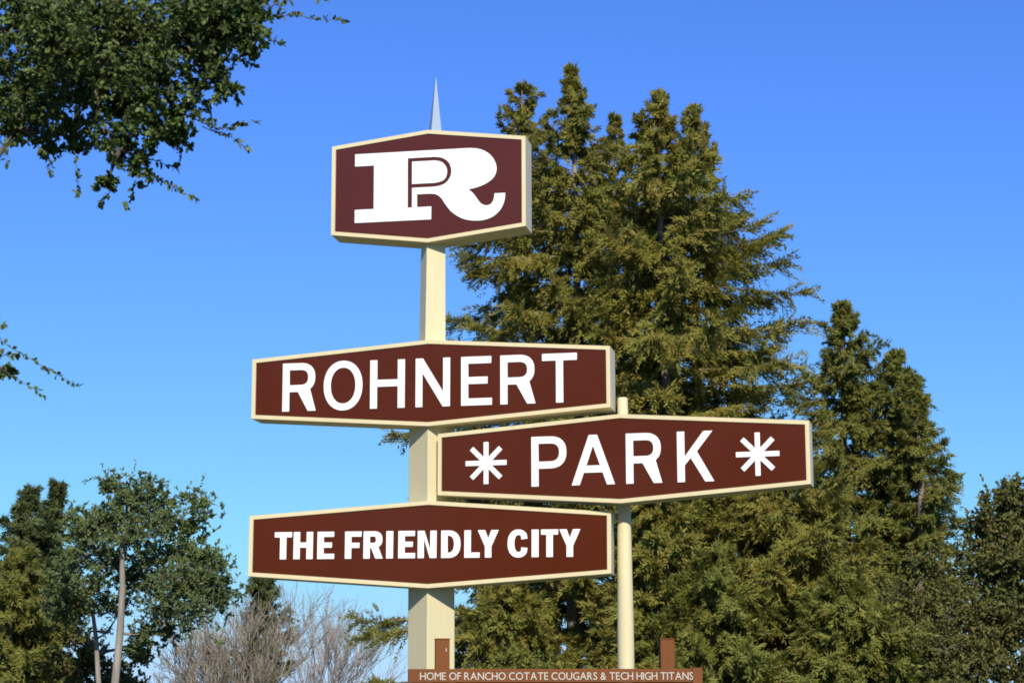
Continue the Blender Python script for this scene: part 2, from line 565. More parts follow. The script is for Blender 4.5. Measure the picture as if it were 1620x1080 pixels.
o_ = smooth_poly(o_, {0, 1, 11, 20, 21, 35, 36, 37, 38, 39, 40, 41, 42, 43})
h_ = [(-0.306, 0.437), (0.106, 0.438), (0.227, 0.412), (0.318, 0.338), (0.355, 0.235), (0.345, 0.134), (0.288, 0.046), (0.208, -0.0), (0.108, -0.019), (-0.238, -0.020), (-0.238, -0.319), (-0.306, -0.319)]
h_ = smooth_poly(h_, {0, 1, 8, 9, 10, 11})
i_ = [(-0.240, 0.381), (0.106, 0.381), (0.207, 0.354), (0.274, 0.280), (0.292, 0.198), (0.268, 0.108), (0.208, 0.061), (0.108, 0.040), (-0.240, 0.040)]
i_ = smooth_poly(i_, {0, 1, 7, 8})
link('letter_emblem', outline_mesh('letter_emblem', [o_, h_, i_], 0.010, Matrix.Translation((0, yF, 0)) @ FACE), WHITE, pR)


def tube_obj(name, pts, rad, mat, parent, sides=24):
    V, Q = [], []
    tube(V, Q, pts, rad, sides)
    return link(name, mesh_np(name, V, Q, True), mat, parent)


def tube(V, Q, pts, rad, sides=5):
    """Append a tapering tube through pts (list of 3-vectors) to the vertex / quad lists."""
    pts = [np.asarray(p, float) for p in pts]
    base = len(V)
    n = len(pts)
    up = np.array([0.0, 0.0, 1.0])
    for i, p in enumerate(pts):
        d = pts[min(i + 1, n - 1)] - pts[max(i - 1, 0)]
        L = np.linalg.norm(d)
        d = d / L if L > 1e-9 else up
        ref = up if abs(d[2]) < 0.9 else np.array([1.0, 0, 0])
        a = np.cross(d, ref); a /= np.linalg.norm(a)
        b = np.cross(d, a)
        r = rad[i] if hasattr(rad, '__len__') else rad
        for k in range(sides):
            t = 2 * math.pi * k / sides
            V.append(p + (a * math.cos(t) + b * math.sin(t)) * r)
    for i in range(n - 1):
        for k in range(sides):
            k2 = (k + 1) % sides
            Q.append((base + i * sides + k, base + i * sides + k2, base + (i + 1) * sides + k2, base + (i + 1) * sides + k))


# the round post behind the PARK panel, with its domed top
pc = at(988.5, 900, 29.80)
px_, py_ = pc[0], pc[1]
top = at(986, 629, 29.80)[2]
r0 = 0.121
tube_obj('round_post', [lp(px_, py_, z) for z in (0.0, 3.0, top - 0.02, top - 0.008, top, top)],
         [r0, r0 * 0.97, r0 * 0.62, r0 * 0.60, r0 * 0.52, 0.001], CREAM_MAST, sign, 32)
bm = bmesh.new()
a = lp(px_, py_, 0)
prism(bm, [(a[0] - 0.35, a[1] - 0.35, -0.3), (a[0] + 0.35, a[1] - 0.35, -0.3), (a[0] + 0.35, a[1] + 0.35, -0.3), (a[0] - 0.35, a[1] + 0.35, -0.3)],
      [(a[0] - 0.35, a[1] - 0.35, 0.1), (a[0] + 0.35, a[1] - 0.35, 0.1), (a[0] + 0.35, a[1] + 0.35, 0.1), (a[0] - 0.35, a[1] + 0.35, 0.1)])
bevel(bm, 0.02)
link('footing', mesh_bm('footing', bm), CONCRETE, sign)

# ---------------------------------------------------------------- the low brown message board in front
DM = 27.0
m0, m1 = at(646, 1060, DM), at(1112, 1060, DM)
mw = m1[0] - m0[0]
zt = at(880, 1057.5, DM)[2]
board = empty('message_board', ((m0[0] + m1[0]) / 2, DM, 0), math.radians(5.0))
tag(board, 'low brown school message board on two square posts in front of the pole sign', 'sign')


def box(name, x0, x1, y0, y1, z0, z1, mat, parent, bev=0.006):
    bm = bmesh.new()
    prism(bm, [(x0, y0, z0), (x1, y0, z0), (x1, y0, z1), (x0, y0, z1)], [(x0, y1, z0), (x1, y1, z0), (x1, y1, z1), (x0, y1, z1)])
    if bev: bevel(bm, bev, 1)
    return link(name, mesh_bm(name, bm), mat, parent)


PX = DM / F_PX
hw = mw / 2
header = box('header_beam', -hw, hw - 0.135, -0.09, 0.09, zt - 0.172, zt, BOARD, board)
box('end_cap', hw - 0.132, hw, -0.10, 0.10, zt - 0.60, zt + 0.012, BOARD, board)
box('board_panel', -hw + 0.04, hw - 0.14, -0.06, 0.06, zt - 1.35, zt - 0.176, BOARD, board)
ztp = at(1060, 1010, DM)[2]
for px in (700.5, 1060):
    x = at(px, 1030, DM)[0] - board.location.x
    post = box('post', x - 0.092, x + 0.092, 0.093, 0.262, 0.0, ztp, BOARD, board)
    box('post_cap', x - 0.098, x + 0.098, 0.087, 0.268, ztp + 0.0005, ztp + 0.016, BOARD, post, 0.004)
    if px < 800:
        box('label_plate', x + 0.040, x + 0.056, 0.0895, 0.0925, ztp - 0.150, ztp - 0.108, CONCRETE, post, 0)

txt = 'HOME OF RANCHO COTATE COUGARS & TECH HIGH TITANS'
cache = {}


def char_mesh(ch):
    if ch in cache: return cache[ch]
    cu = bpy.data.curves.new('t', 'FONT')
    cu.body = ch
    cu.size = 1.0
    cu.extrude = 0.02
    cu.offset = 0.0
    cu.resolution_u = 3
    ob = bpy.data.objects.new('t', cu)
    COL.objects.link(ob)
    me = bpy.data.meshes.new_from_object(ob.evaluated_get(bpy.context.evaluated_depsgraph_get()))
    bpy.data.objects.remove(ob)
    bpy.data.curves.remove(cu)
    xs = [v.co.x for v in me.vertices]
    cache[ch] = (me, min(xs), max(xs))
    return cache[ch]


adv, x = [], 0.0
for ch in txt:
    if ch == ' ':
        x += 0.25; continue
    me, a, b = char_mesh(ch)
    adv.append((ch, x - a)); x += (b - a) + 0.085
tw = at(1097, 1068, DM)[0] - at(664, 1068, DM)[0]
kx = tw / (x - 0.085)
kz = 12.2 * PX / 0.727
x_start = at(664, 1068, DM)[0] - board.location.x
z_base = at(880, 1074.8, DM)[2]
done = {}
for ch, ax in adv:
    if ch not in done:
        me = cache[ch][0]
        me.transform(FACE @ Matrix.Diagonal((kx, kz, 0.2, 1)))
        me.name = 'letter'
        done[ch] = me
    o = link('letter', done[ch], SMALL_WHITE, header)
    o.location = (x_start + ax * kx, -0.0945, z_base)


# ---------------------------------------------------------------- foliage tools
def unit(a):
    return a / np.maximum(np.linalg.norm(a, axis=-1, keepdims=True), 1e-9)


def leaves_quads(P, D, Nn, l, w, fold=0.0):
    """Rhombic leaves at P pointing along D with face normals near Nn. l, w arrays."""
    D = unit(D)
    S_ = unit(np.cross(D, Nn))
    l = np.asarray(l)[:, None]; w = np.asarray(w)[:, None]
    n = len(P)
    V = np.empty((n, 4, 3))
    V[:, 0] = P
    V[:, 1] = P + D * l * 0.45 + S_ * w * 0.5
    V[:, 2] = P + D * l
    V[:, 3] = P + D * l * 0.45 - S_ * w * 0.5
    return V.reshape(-1, 3), np.arange(n * 4).reshape(-1, 4)


def needles(P, D, Nn, l, w):
    """Thin pointed slivers, one triangle each."""
    D = unit(D)
    S_ = unit(np.cross(D, Nn))
    l = np.asarray(l)[:, None]; w = np.asarray(w)[:, None]
    n = len(P)
    V = np.empty((n, 3, 3))
    V[:, 0] = P + S_ * w * 0.5
    V[:, 1] = P + D * l
    V[:, 2] = P - S_ * w * 0.5
    return V.reshape(-1, 3), np.arange(n * 3).reshape(-1, 3)


def oak_leaves(P, D, Nn, l, w):
    """Folded leaf: two quads meeting at a midrib."""
    D = unit(D)
    S_ = unit(np.cross(D, Nn)); U = np.cross(S_, D)
    l = np.asarray(l)[:, None]; w = np.asarray(w)[:, None]
    n = len(P)
    V = np.empty((n, 6, 3))
    V[:, 0] = P
    V[:, 1] = P + D * l * 0.35 + S_ * w * 0.5 + U * w * 0.16
    V[:, 2] = P + D * l * 0.75 + S_ * w * 0.36 + U * w * 0.12
    V[:, 3] = P + D * l
    V[:, 4] = P + D * l * 0.75 - S_ * w * 0.36 + U * w * 0.12
    V[:, 5] = P + D * l * 0.35 - S_ * w * 0.5 + U * w * 0.16
    b = np.arange(n)[:, None] * 6
    Fq = np.concatenate([b + np.array([0, 1, 2, 3]), b + np.array([0, 3, 4, 5])])
    return V.reshape(-1, 3), Fq


def finish_tree(name, label, cat, group, base, parts, leaf_name='foliage'):
    """parts: list of (name, V, Q, mat, smooth, kind); coordinates are world, the Empty stands at the tree's base."""
    root = empty(name, tuple(base))
    tag(root, label, cat, group)
    off = np.array(base)
    for nm, V, Q, mat, smooth, kind in parts:
        if len(Q) == 0: continue
        o = link(nm, mesh_np(nm, np.asarray(V) - off, Q, smooth), mat, root)
        if kind: o['kind'] = kind
    return root


def conifer(name, label, x0, depth, prof, mat, seed, nb=220, dens=1.0, z_start=0.6, leaf=(0.17, 0.050), bmat=BK_RED, trunk_r=0.28,
            group='redwoods behind the sign', droop=1.0, thin=0.0, lean=0.0, cat='tree', tmat=None):
    """prof: list of (pixel y, left pixel x, right pixel x) of the crown's outline, from the top down."""
    rng = np.random.default_rng(seed)
    k = depth / F_PX
    zs = np.array([at(x0, y, depth)[2] for y, _, _ in prof])[::-1]
    rl = np.array([(x0 - a) * k for _, a, _ in prof])[::-1]
    rr = np.array([(b - x0) * k for _, _, b in prof])[::-1]
    H = zs[-1]
    bx = at(x0, prof[0][0], depth)[0]
    def trunk(z):
        f = np.asarray(z) / H
        return np.stack([bx + lean * (f - 1) + 0.10 * np.sin(f * 7 + seed), depth + 0.10 * np.cos(f * 6 + seed), np.asarray(z)], -1)
    TV, TQ = [], []
    zz = np.linspace(0, H, 16)
    tube(TV, TQ, list(trunk(zz)), [trunk_r * (1 - z / H) ** 0.8 + 0.012 for z in zz], 8)
    # limbs, closer together towards the top
    nb = int(nb * 0.66)
    u = (np.arange(nb) + rng.random(nb)) / nb
    z = z_start + (H * 0.993 - z_start) * (1 - (1 - u) ** 1.18)
    az = np.arange(nb) * 2.39996 + rng.normal(0, 0.35, nb)
    ca = np.cos(az)
    RL, RR = np.interp(z, zs, rl), np.interp(z, zs, rr)
    R = np.where(ca > 0, RR, RL) * np.abs(ca) + (RL + RR) / 2 * (1 - np.abs(ca))
    lump = 1 + 0.20 * np.sin(z * 1.5 + seed) * np.sin(az * 2 + z * 0.6) + 0.10 * np.sin(z * 3.7 + 2 * seed + az)
    L = np.maximum(R * rng.choice([0.55, 0.72, 0.85, 0.95, 1.0, 1.05, 1.10], nb) * rng.uniform(0.9, 1.08, nb) * lump, 0.08)
    f = z / H
    rise = 0.10 + 0.55 * np.clip((f - 0.75) / 0.25, 0, 1) + rng.normal(0, 0.07, nb)
    dr = (0.42 - 0.30 * np.clip((f - 0.7) / 0.3, 0, 1)) * droop + rng.normal(0, 0.06, nb)
    up = 0.26
    z_off = L * (rise - dr + up)
    zb = z - z_off * 0.9                      # limbs leave the trunk where their tips end at the outline's height
    zb = np.clip(zb, 0.3, H * 0.985)
    T0 = trunk(zb)
    dirh = np.stack([ca, np.sin(az), np.zeros(nb)], -1)
    bend = rng.normal(0, 0.12, nb)
    side = np.stack([-np.sin(az), ca, np.zeros(nb)], -1)
    def limb(i, t):
        t = np.asarray(t)[..., None]
        Li = L[i][..., None]
        return T0[i] + dirh[i] * Li * t + side[i] * Li * bend[i][..., None] * t * t + np.array([0, 0, 1.0]) * Li * (rise[i][..., None] * t - dr[i][..., None] * t ** 2 + up * t ** 3)
    BV, BQ = [], []
    for i in range(nb):
        ts = np.linspace(0, 0.94, 5)
        ii = np.full(5, i)
        r = 0.008 + 0.007 * L[i]
        tube(BV, BQ, list(limb(ii, ts)), [r * (1 - t * 0.8) for t in ts], 3)
    # sprays along every limb
    ns = np.maximum((L * 14.5 * dens + 5).astype(int), 3)
    if thin > 0:
        ns = np.maximum((ns * np.where(rng.random(nb) < thin, 0.35, 1)).astype(int), 2)
    I = np.repeat(np.arange(nb), ns)
    m = len(I)
    t = 1 - 0.88 * rng.random(m) ** 1.15
    O = limb(I, t)
    tang = unit(limb(I, np.minimum(t + 0.05, 1.05)) - limb(I, t - 0.05))
    sgn = rng.choice([-1, 1], m)[:, None]
    sd_ = unit(tang * rng.uniform(0.35, 1.1, m)[:, None] + side[I] * sgn * rng.uniform(0.15, 1.0, m)[:, None] + np.array([0, 0, 1.0]) * (rng.normal(-0.55, 0.38, m) + 0.75 * np.clip((t - 0.72) / 0.28, 0, 1))[:, None])
    sl = rng.uniform(0.30, 0.85, m) * np.clip(0.16 + L[I] * 0.42, 0.18, 1.2)
    sn = unit(np.array([0, 0, 1.0]) * 0.50 + dirh[I] * 0.90 + rng.normal(0, 0.30, (m, 3)))
    BQ_s, BV_s = [], []
    per = 31
    J = np.repeat(np.arange(m), per)
    q = (np.tile(np.arange(per), m) + rng.random(len(J))) / per
    ax = sd_[J]
    nn = sn[J]
    lat = unit(np.cross(ax, nn))
    ss = rng.choice([-1, 1], len(J))[:, None]
    sag = (q ** 2 * sl[J] * 0.22)[:, None] * np.array([0, 0, -1.0])
    P = O[J] + ax * (q * sl[J])[:, None] + sag + rng.normal(0, 0.03, (len(J), 3))
    D = unit(ax * 0.75 + lat * ss * (0.85 - 0.5 * q[:, None]) + rng.normal(0, 0.22, (len(J), 3)))
    Nn = unit(nn + rng.normal(0, 0.26, (len(J), 3)))
    ll = leaf[0] * rng.uniform(0.65, 1.35, len(J)) * (1.15 - 0.4 * q)
    ww = leaf[1] * rng.uniform(0.7, 1.4, len(J))
    LV, LQ = needles(P, D, Nn, ll, ww)
    base = (float(trunk(0.0)[0]), float(trunk(0.0)[1]), 0.0)
    return finish_tree(name, label, cat, group, base, [
        ('trunk', TV, TQ, tmat or bmat, True, None), ('limbs', BV, BQ, bmat, True, 'stuff'), ('crown', LV, LQ, mat, False, 'stuff')])


def bough_leaves(rng, c, r, ntw, nlf, leaf, V, Q, P, D, N, twig_r=0.004, squash=0.8, up=0.25):
    """Twigs bursting out of a clump's heart, with leaves along them (appends to the lists)."""
    for _ in range(ntw):
        d = rng.normal(0, 1, 3); d /= np.linalg.norm(d)
        d[2] = d[2] * squash + up * 0.5
        s = c + rng.normal(0, 0.33, 3) * r * np.array([1, 1, squash])
        L = r * rng.uniform(0.35, 0.75)
        b = rng.normal(0, 0.22, 3)
        ts = np.linspace(0, 1, 4)
        pts = [s + d * L * t + b * L * t * t for t in ts]
        tube(V, Q, pts, [twig_r, twig_r * 0.8, twig_r * 0.6, twig_r * 0.35], 3)
        t = rng.uniform(0.12, 1.03, nlf)[:, None]
        pos = s + d * L * t + b * L * t * t
        dd = unit(d + b * t * 2 + rng.normal(0, 0.85, (nlf, 3)))
        P.append(pos); D.append(dd)
        N.append(unit(rng.normal(0, 0.7, (nlf, 3)) + np.array([0, -0.25, 0.75])))


def sprig(rng, pts, nlf, leaf, V, Q, P, D, N, r0=0.006):
    pts = [np.asarray(p, float) for p in pts]
    n = 14
    t = np.linspace(0, 1, n)
    seg = np.linspace(0, len(pts) - 1, n)
    C = np.array([[np.interp(s, range(len(pts)), [p[k] for p in pts]) for k in range(3)] for s in seg])
    C += np.cumsum(rng.normal(0, 0.004, (n, 3)), 0)
    tube(V, Q, list(C), [r0 * (1 - 0.8 * a) for a in t], 4)
    tt = rng.uniform(0.08, 1.0, nlf) * (n - 1)
    pos = np.stack([np.interp(tt, range(n), C[:, k]) for k in range(3)], -1)
    d = unit(C[-1] - C[0])
    P.append(pos)
    D.append(unit(d * 0.8 + rng.normal(0, 0.75, (nlf, 3))))
    N.append(unit(rng.normal(0, 0.7, (nlf, 3)) + np.array([0, -0.25, 0.75])))


def curve_pts(a, b, rng, n=7, sag=0.0, wob=0.05):
    a, b = np.asarray(a, float), np.asarray(b, float)
    L = np.linalg.norm(b - a)
    w = rng.normal(0, wob * L, 3)
    return [a + (b - a) * t + (w * math.sin(math.pi * t)) + np.array([0, 0, -sag * L * math.sin(math.pi * t)]) for t in np.linspace(0, 1, n)]


def broadleaf(name, label, base, trunk_pts, trunk_rad, clumps, mat, bmat, seed, leaf=(0.07, 0.032), twigs=26, lf=26, folded=False, sprigs=(), group=None,
              limb_r=0.05, cat='tree', attach=None, squash=0.8, twig_r=0.006):
    rng = np.random.default_rng(seed)
    TV, TQ, BV, BQ = [], [], [], []
    P, D, N = [], [], []
    tube(TV, TQ, trunk_pts, trunk_rad, 10)
    tp = np.array(trunk_pts)
    hubs = []
    ref = float(np.median([r for _, r in clumps]))
    for ci, (c, r) in enumerate(clumps):
        c = np.asarray(c, float)
        # limb from the trunk or from a nearer clump that is already carried
        cand = [(np.linalg.norm(c - h) * (0.9 if hi else 1), h) for hi, h in [(0, t) for t in tp[len(tp) // 3:]] + [(1, h) for h in hubs] if h[2] < c[2] + 0.6 * r + 1.2]
        h = min(cand, key=lambda q: q[0])[1] if cand else tp[-1]
        pts = curve_pts(h, c, rng, 7, 0.0, 0.06)
        k = limb_r * (0.5 + 0.5 * min(1.5, np.linalg.norm(c - h) / (2 * r + 0.01)))
        tube(BV, BQ, pts, [k * (1 - 0.75 * t) for t in np.linspace(0, 1, 7)], 5)
        hubs.append(c)
        bough_leaves(rng, c, r, max(5, int(twigs * min(1.45, r / ref) ** 1.7)), lf, leaf, BV, BQ, P, D, N, twig_r, squash)
    for pts, n in sprigs:
        sprig(rng, pts, n, leaf, BV, BQ, P, D, N, twig_r * 1.2)
    P, D, N = np.concatenate(P), np.concatenate(D), np.concatenate(N)
    l = leaf[0] * rng.uniform(0.6, 1.25, len(P)); w = leaf[1] * rng.uniform(0.7, 1.25, len(P))
    LV, LQ = (oak_leaves if folded else leaves_quads)(P, D, N, l, w)
    return finish_tree(name, label, cat, group, base, [('trunk', TV, TQ, bmat, True, None), ('limbs', BV, BQ, bmat, True, 'stuff'), ('crown', LV, LQ, mat, False, 'stuff')])


def bare_tree(name, label, base, height, spread, mat, seed, levels=6, r0=0.09, group=None, stems=3, twig_min=0.004, fork=(3, 4)):
    rng = np.random.default_rng(seed)
    TV, TQ, BV, BQ = [], [], [], []
    def grow(p, d, L, r, lev):
        n = 5 if lev < 3 else 3
        b = rng.normal(0, 0.18, 3) + np.array([0, 0, 0.12])
        pts = [p + d * L * t + b * L * t * t for t in np.linspace(0, 1, n)]
        V, Q = (TV, TQ) if lev == 0 else (BV, BQ)
        tube(V, Q, pts, [max(r * (1 - 0.4 * t), twig_min) for t in np.linspace(0, 1, n)], 6 if lev < 2 else 3)
        if lev >= levels - 1: return
        k = rng.integers(fork[0], fork[1] + 1)
        for j in range(k):
            t = 1.0 if j == 0 else rng.uniform(0.35, 0.98)
            q = p + d * L * t + b * L * t * t
            nd = unit(d + b + rng.normal(0, spread, 3) + np.array([0, 0, 0.10]))
            grow(q, nd, L * rng.uniform(0.58, 0.80), r * 0.58, lev + 1)
    for s in range(stems):
        a = 2 * math.pi * s / stems + rng.random()
        d = unit(np.array([math.cos(a) * 0.22, math.sin(a) * 0.22, 1.0]))
        grow(np.array(base, float) + np.array([math.cos(a), math.sin(a), 0]) * 0.12, d, height * 0.30, r0, 0)
    return finish_tree(name, label, 'tree', group, base, [('trunk', TV, TQ, mat, True, None), ('twigs', BV, BQ, mat, True, 'stuff')])


# ---------------------------------------------------------------- redwoods behind the sign
conifer('redwood_tree', 'tallest redwood right behind the sign, pale bare trunk showing beside the top panel', 905, 68.0,
        [(96, 904, 908), (125, 897, 916), (150, 890, 926), (180, 868, 945), (220, 850, 968), (300, 790, 990), (400, 722, 1010), (530, 714, 1040), (650, 690, 1060), (720, 625, 1070), (800, 640, 1080), (940, 610, 1090), (1000, 575, 1100), (1150, 600, 1100)],
        F_RED, 3, nb=350, dens=1.0, thin=0.05, tmat=BK_PALE)
conifer('redwood_tree', 'rounded redwood top rising just left of the tallest tip', 830, 70.0,
        [(124, 829, 834), (150, 812, 850), (190, 792, 872), (260, 782, 885), (380, 745, 900), (560, 722, 900), (760, 720, 900), (1150, 700, 900)],
        F_RED, 4, nb=230, dens=0.9, z_start=4.0, thin=0.15)
conifer('redwood_tree', 'broad redwood right of centre with long ragged branches reaching into the sky', 1045, 64.0,
        [(138, 1043, 1049), (165, 1030, 1062), (185, 1018, 1078), (230, 1000, 1118), (290, 985, 1185), (330, 975, 1225), (390, 960, 1258), (450, 950, 1225), (520, 945, 1222), (560, 940, 1275), (650, 930, 1265), (800, 900, 1290), (1000, 880, 1290), (1150, 880, 1290)],
        F_RED, 5, nb=370, dens=1.05, thin=0.05)
conifer('redwood_tree', 'small pointed redwood tip in the dip between the tallest and the broad one', 968, 71.0,
        [(172, 965, 972), (210, 955, 982), (260, 935, 1000), (380, 915, 1020), (520, 900, 1035), (750, 890, 1040), (1150, 890, 1040)],
        F_RED, 13, nb=170, dens=0.9, z_start=7.0)
conifer('redwood_tree', 'slim redwood leader close to the right of the broad one', 1096, 66.0,
        [(160, 1093, 1100), (200, 1072, 1114), (260, 1062, 1132), (360, 1040, 1180), (500, 1020, 1200), (700, 1000, 1220), (1150, 1000, 1220)],
        F_RED, 6, nb=180, dens=0.9, z_start=6.0, thin=0.1)
conifer('redwood_tree', 'shorter redwood to the right of the PARK panel, topmost at its own pointed tip', 1330, 72.0,
        [(474, 1328, 1333), (510, 1306, 1360), (550, 1288, 1388), (600, 1272, 1412), (700, 1250, 1430), (820, 1220, 1450), (950, 1190, 1470), (1150, 1180, 1480)],
        F_RED2, 7, nb=270, dens=0.95)
conifer('redwood_tree', 'dark green redwood on the right, stepping down towards the round oak', 1415, 71.0,
        [(549, 1412, 1418), (590, 1388, 1440), (640, 1362, 1458), (700, 1375, 1472), (760, 1365, 1500), (850, 1350, 1512), (1000, 1340, 1515), (1150, 1340, 1515)],
        F_RED2, 8, nb=240, dens=1.05)
conifer('redwood_tree', 'small narrow redwood tip at the outer right flank of the grove', 1446, 69.0,
        [(588, 1443, 1451), (630, 1432, 1458), (700, 1420, 1476), (780, 1405, 1502), (900, 1395, 1508), (1150, 1390, 1510)],
        F_RED2, 9, nb=170, dens=1.0)
conifer('redwood_tree', 'olive young redwood filling the grove below the PARK panel', 1240, 61.0,
        [(690, 1232, 1250), (740, 1200, 1290), (800, 1150, 1330), (880, 1110, 1375), (980, 1085, 1400), (1150, 1080, 1410)],
        F_RED, 10, nb=220, dens=1.05)
conifer('redwood_tree', 'olive young redwood between the round post and the mast', 1030, 60.0,
        [(700, 1022, 1040), (770, 985, 1075), (850, 950, 1110), (940, 930, 1140), (1150, 920, 1150)],
        F_RED, 11, nb=180, dens=1.1)
conifer('redwood_tree', 'low redwood sapling showing under the lowest panel beside the mast', 800, 59.0,
        [(905, 794, 806), (950, 760, 845), (1010, 725, 900), (1080, 690, 940), (1150, 690, 950)],
        F_RED, 12, nb=130, dens=1.1)

# greener broad-leaved growth at the foot of the grove
def cl(lst, k=1.0):
    """(pixel x, pixel y, radius in pixels, depth) -> clump centre and radius in metres"""
    return [(at(x, y, d), r * d / F_PX * k) for x, y, r, d in lst]


def trunk_to(px, depth, z, n=6, seed=0, lean=0.15):
    rng = np.random.default_rng(seed)
    x = at(px, 1100, depth)[0]
    return [np.array([x + rng.normal(0, lean * 0.3) * (i > 0), depth, z * i / (n - 1)]) for i in range(n)], (x, depth, 0.0)


conifer('redwood_tree', 'bright green young redwood at the foot of the grove right of the round post', 1130, 57.5,
        [(862, 1124, 1138), (900, 1090, 1170), (960, 1055, 1205), (1030, 1030, 1235), (1150, 1020, 1245)], F_BAY, 14, nb=130, dens=1.15)
conifer('redwood_tree', 'bright green young redwood low down under the right end of the PARK panel', 1330, 57.0,
        [(900, 1322, 1340), (940, 1285, 1375), (1000, 1240, 1415), (1070, 1215, 1440), (1150, 1210, 1450)], F_BAY, 15, nb=130, dens=1.15)
t_, b_ = trunk_to(830, 56.0, 2.6, seed=2)
broadleaf('bay_shrub', 'low yellow green shrub behind the message board', b_, t_, [0.09, 0.08, 0.07, 0.05, 0.04, 0.02],
          cl([(800, 1045, 34, 56), (850, 1065, 40, 56), (900, 1085, 40, 56), (760, 1080, 36, 56), (950, 1090, 40, 56)]), F_BAY, BK_OAK, 22, (0.13, 0.055), 60, 26, cat='shrub')

t_, b_ = trunk_to(1590, 60.0, 5.4, seed=3)
broadleaf('oak_tree', 'dark round-headed oak at the right edge of the picture', b_, t_, [0.22, 0.2, 0.17, 0.12, 0.08, 0.05],
          cl([(1605, 782, 42, 60), (1600, 800, 55, 60), (1585, 860, 60, 60.5), (1640, 950, 65, 60.5), (1580, 990, 60, 60.5), (1560, 835, 50, 60), (1640, 820, 60, 60), (1540, 900, 55, 59.5), (1605, 890, 65, 59), (1660, 900, 65, 60), (1545, 970, 60, 59), (1610, 980, 70, 58.5), (1680, 990, 70, 60), (1555, 1050, 65, 58.5), (1630, 1070, 70, 58), (1575, 1130, 70, 58), (1590, 930, 60, 61), (1560, 1020, 60, 61), (1660, 1130, 70, 60)]),
          F_DARKOAK, BK_OAK, 23, (0.125, 0.07), 125, 34)
t_, b_ = trunk_to(1460, 58.0, 3.6, seed=4)
broadleaf('oak_tree', 'smaller brownish dark oak between the redwoods and the round oak', b_, t_, [0.16, 0.14, 0.12, 0.09, 0.06, 0.03],
          cl([(1470, 900, 42, 58), (1440, 950, 50, 58), (1495, 960, 50, 57.5), (1420, 1020, 55, 57), (1480, 1030, 60, 57), (1530, 1030, 50, 57.5), (1440, 1090, 60, 57), (1510, 1100, 60, 57), (1390, 1090, 55, 57)]),
          F_DARKOAK, BK_OAK, 24, (0.115, 0.06), 85, 32)

# ---------------------------------------------------------------- trees at the left
conifer('cypress_tree', 'dark conifer at the left edge with a blunt double tip', 48, 58.0,
        [(768, 45, 54), (800, 30, 68), (850, 10, 88), (920, -15, 105), (1010, -35, 120), (1150, -40, 125)], F_DEEP, 31, nb=170, dens=1.1, group='conifers at the left', trunk_r=0.2)
conifer('cypress_tree', 'slender dark conifer just left of the pale-trunked tree', 84, 59.0,
        [(760, 81, 89), (800, 68, 98), (850, 60, 112), (930, 45, 125), (1010, 30, 132), (1150, 20, 135)], F_DEEP, 32, nb=150, dens=1.1, group='conifers at the left', trunk_r=0.2)
conifer('cypress_tree', 'low olive conifer in the bottom left corner', 20, 54.0,
        [(870, 12, 28), (910, -15, 60), (980, -40, 95), (1060, -60, 120), (1150, -70, 130)], F_RED2, 33, nb=130, dens=1.1, group='conifers at the left', trunk_r=0.18)
conifer('cypress_tree', 'far dark narrow conifer peeping over the bare brown tree', 415, 84.0,
        [(908, 404, 426), (925, 394, 437), (960, 384, 446), (1010, 372, 452), (1150, 365, 455)], F_DEEP, 34, nb=140, dens=1.1, group='conifers at the left', trunk_r=0.2)

gx = at(192, 1100, 50)[0]
g_tr = [np.array([at(px, py, 50)[0], 50.0, max(at(px, py, 50)[2], 0)]) for px, py in ((178, 1262), (182, 1080), (190, 1000), (194, 930), (193, 880), (200, 830), (206, 790))]
broadleaf('gum_tree', 'open evergreen tree with a pale slender trunk and ragged branch tips', (g_tr[0][0], 50.0, 0.0), g_tr, [0.11, 0.095, 0.085, 0.075, 0.06, 0.04, 0.02],
          cl([(205, 790, 42, 50), (175, 770, 30, 50), (235, 775, 28, 50), (150, 840, 45, 50.3), (215, 845, 48, 49.7), (265, 835, 40, 50), (120, 880, 40, 50.3), (175, 890, 42, 50.6), (240, 890, 40, 50.5),
              (312, 800, 34, 50), (300, 835, 26, 50.2), (285, 920, 45, 49.6), (335, 910, 40, 49.8), (305, 965, 45, 49.5), (260, 960, 38, 50), (350, 945, 34, 50), (235, 1000, 28, 50.4), (215, 1020, 22, 50.6), (140, 930, 36, 50.4), (325, 880, 32, 50), (180, 830, 45, 50.8), (255, 800, 30, 50.6), (290, 880, 40, 50.5), (210, 920, 34, 51), (105, 920, 36, 51), (245, 930, 36, 50.8), (265, 1000, 26, 51), (320, 930, 45, 50.4), (130, 820, 30, 50.8), (100, 960, 40, 51.5), (180, 960, 30, 51.5)], 1.12),
          F_GUM, BK_PALE, 35, (0.098, 0.046), 68, 29, twig_r=0.007, limb_r=0.05,
          sprigs=[([at(180, 780, 50), at(168, 752, 50), at(160, 733, 50)], 16), ([at(205, 770, 50), at(212, 745, 50), at(217, 728, 50)], 16), ([at(230, 770, 50), at(240, 755, 50), at(247, 752, 50)], 12),
                  ([at(305, 790, 50), at(318, 765, 50), at(327, 745, 50)], 18), ([at(290, 795, 50), at(292, 775, 50), at(300, 762, 50)], 14), ([at(320, 800, 50), at(332, 795, 50), at(340, 790, 50)], 10),
                  ([at(330, 890, 50), at(352, 870, 50), at(366, 860, 50)], 14), ([at(340, 900, 50), at(360, 885, 50), at(370, 878, 50)], 12), ([at(190, 765, 50), at(193, 745, 50), at(196, 735, 50)], 10),
                  ([at(355, 930, 50), at(372, 915, 50), at(378, 905, 50)], 12)])
s_tr = [np.array([at(px, py, 52)[0], 52.0, max(at(px, py, 52)[2], 0)]) for px, py in ((158, 1260), (156, 1080), (152, 1010), (147, 970), (138, 945), (120, 930))]
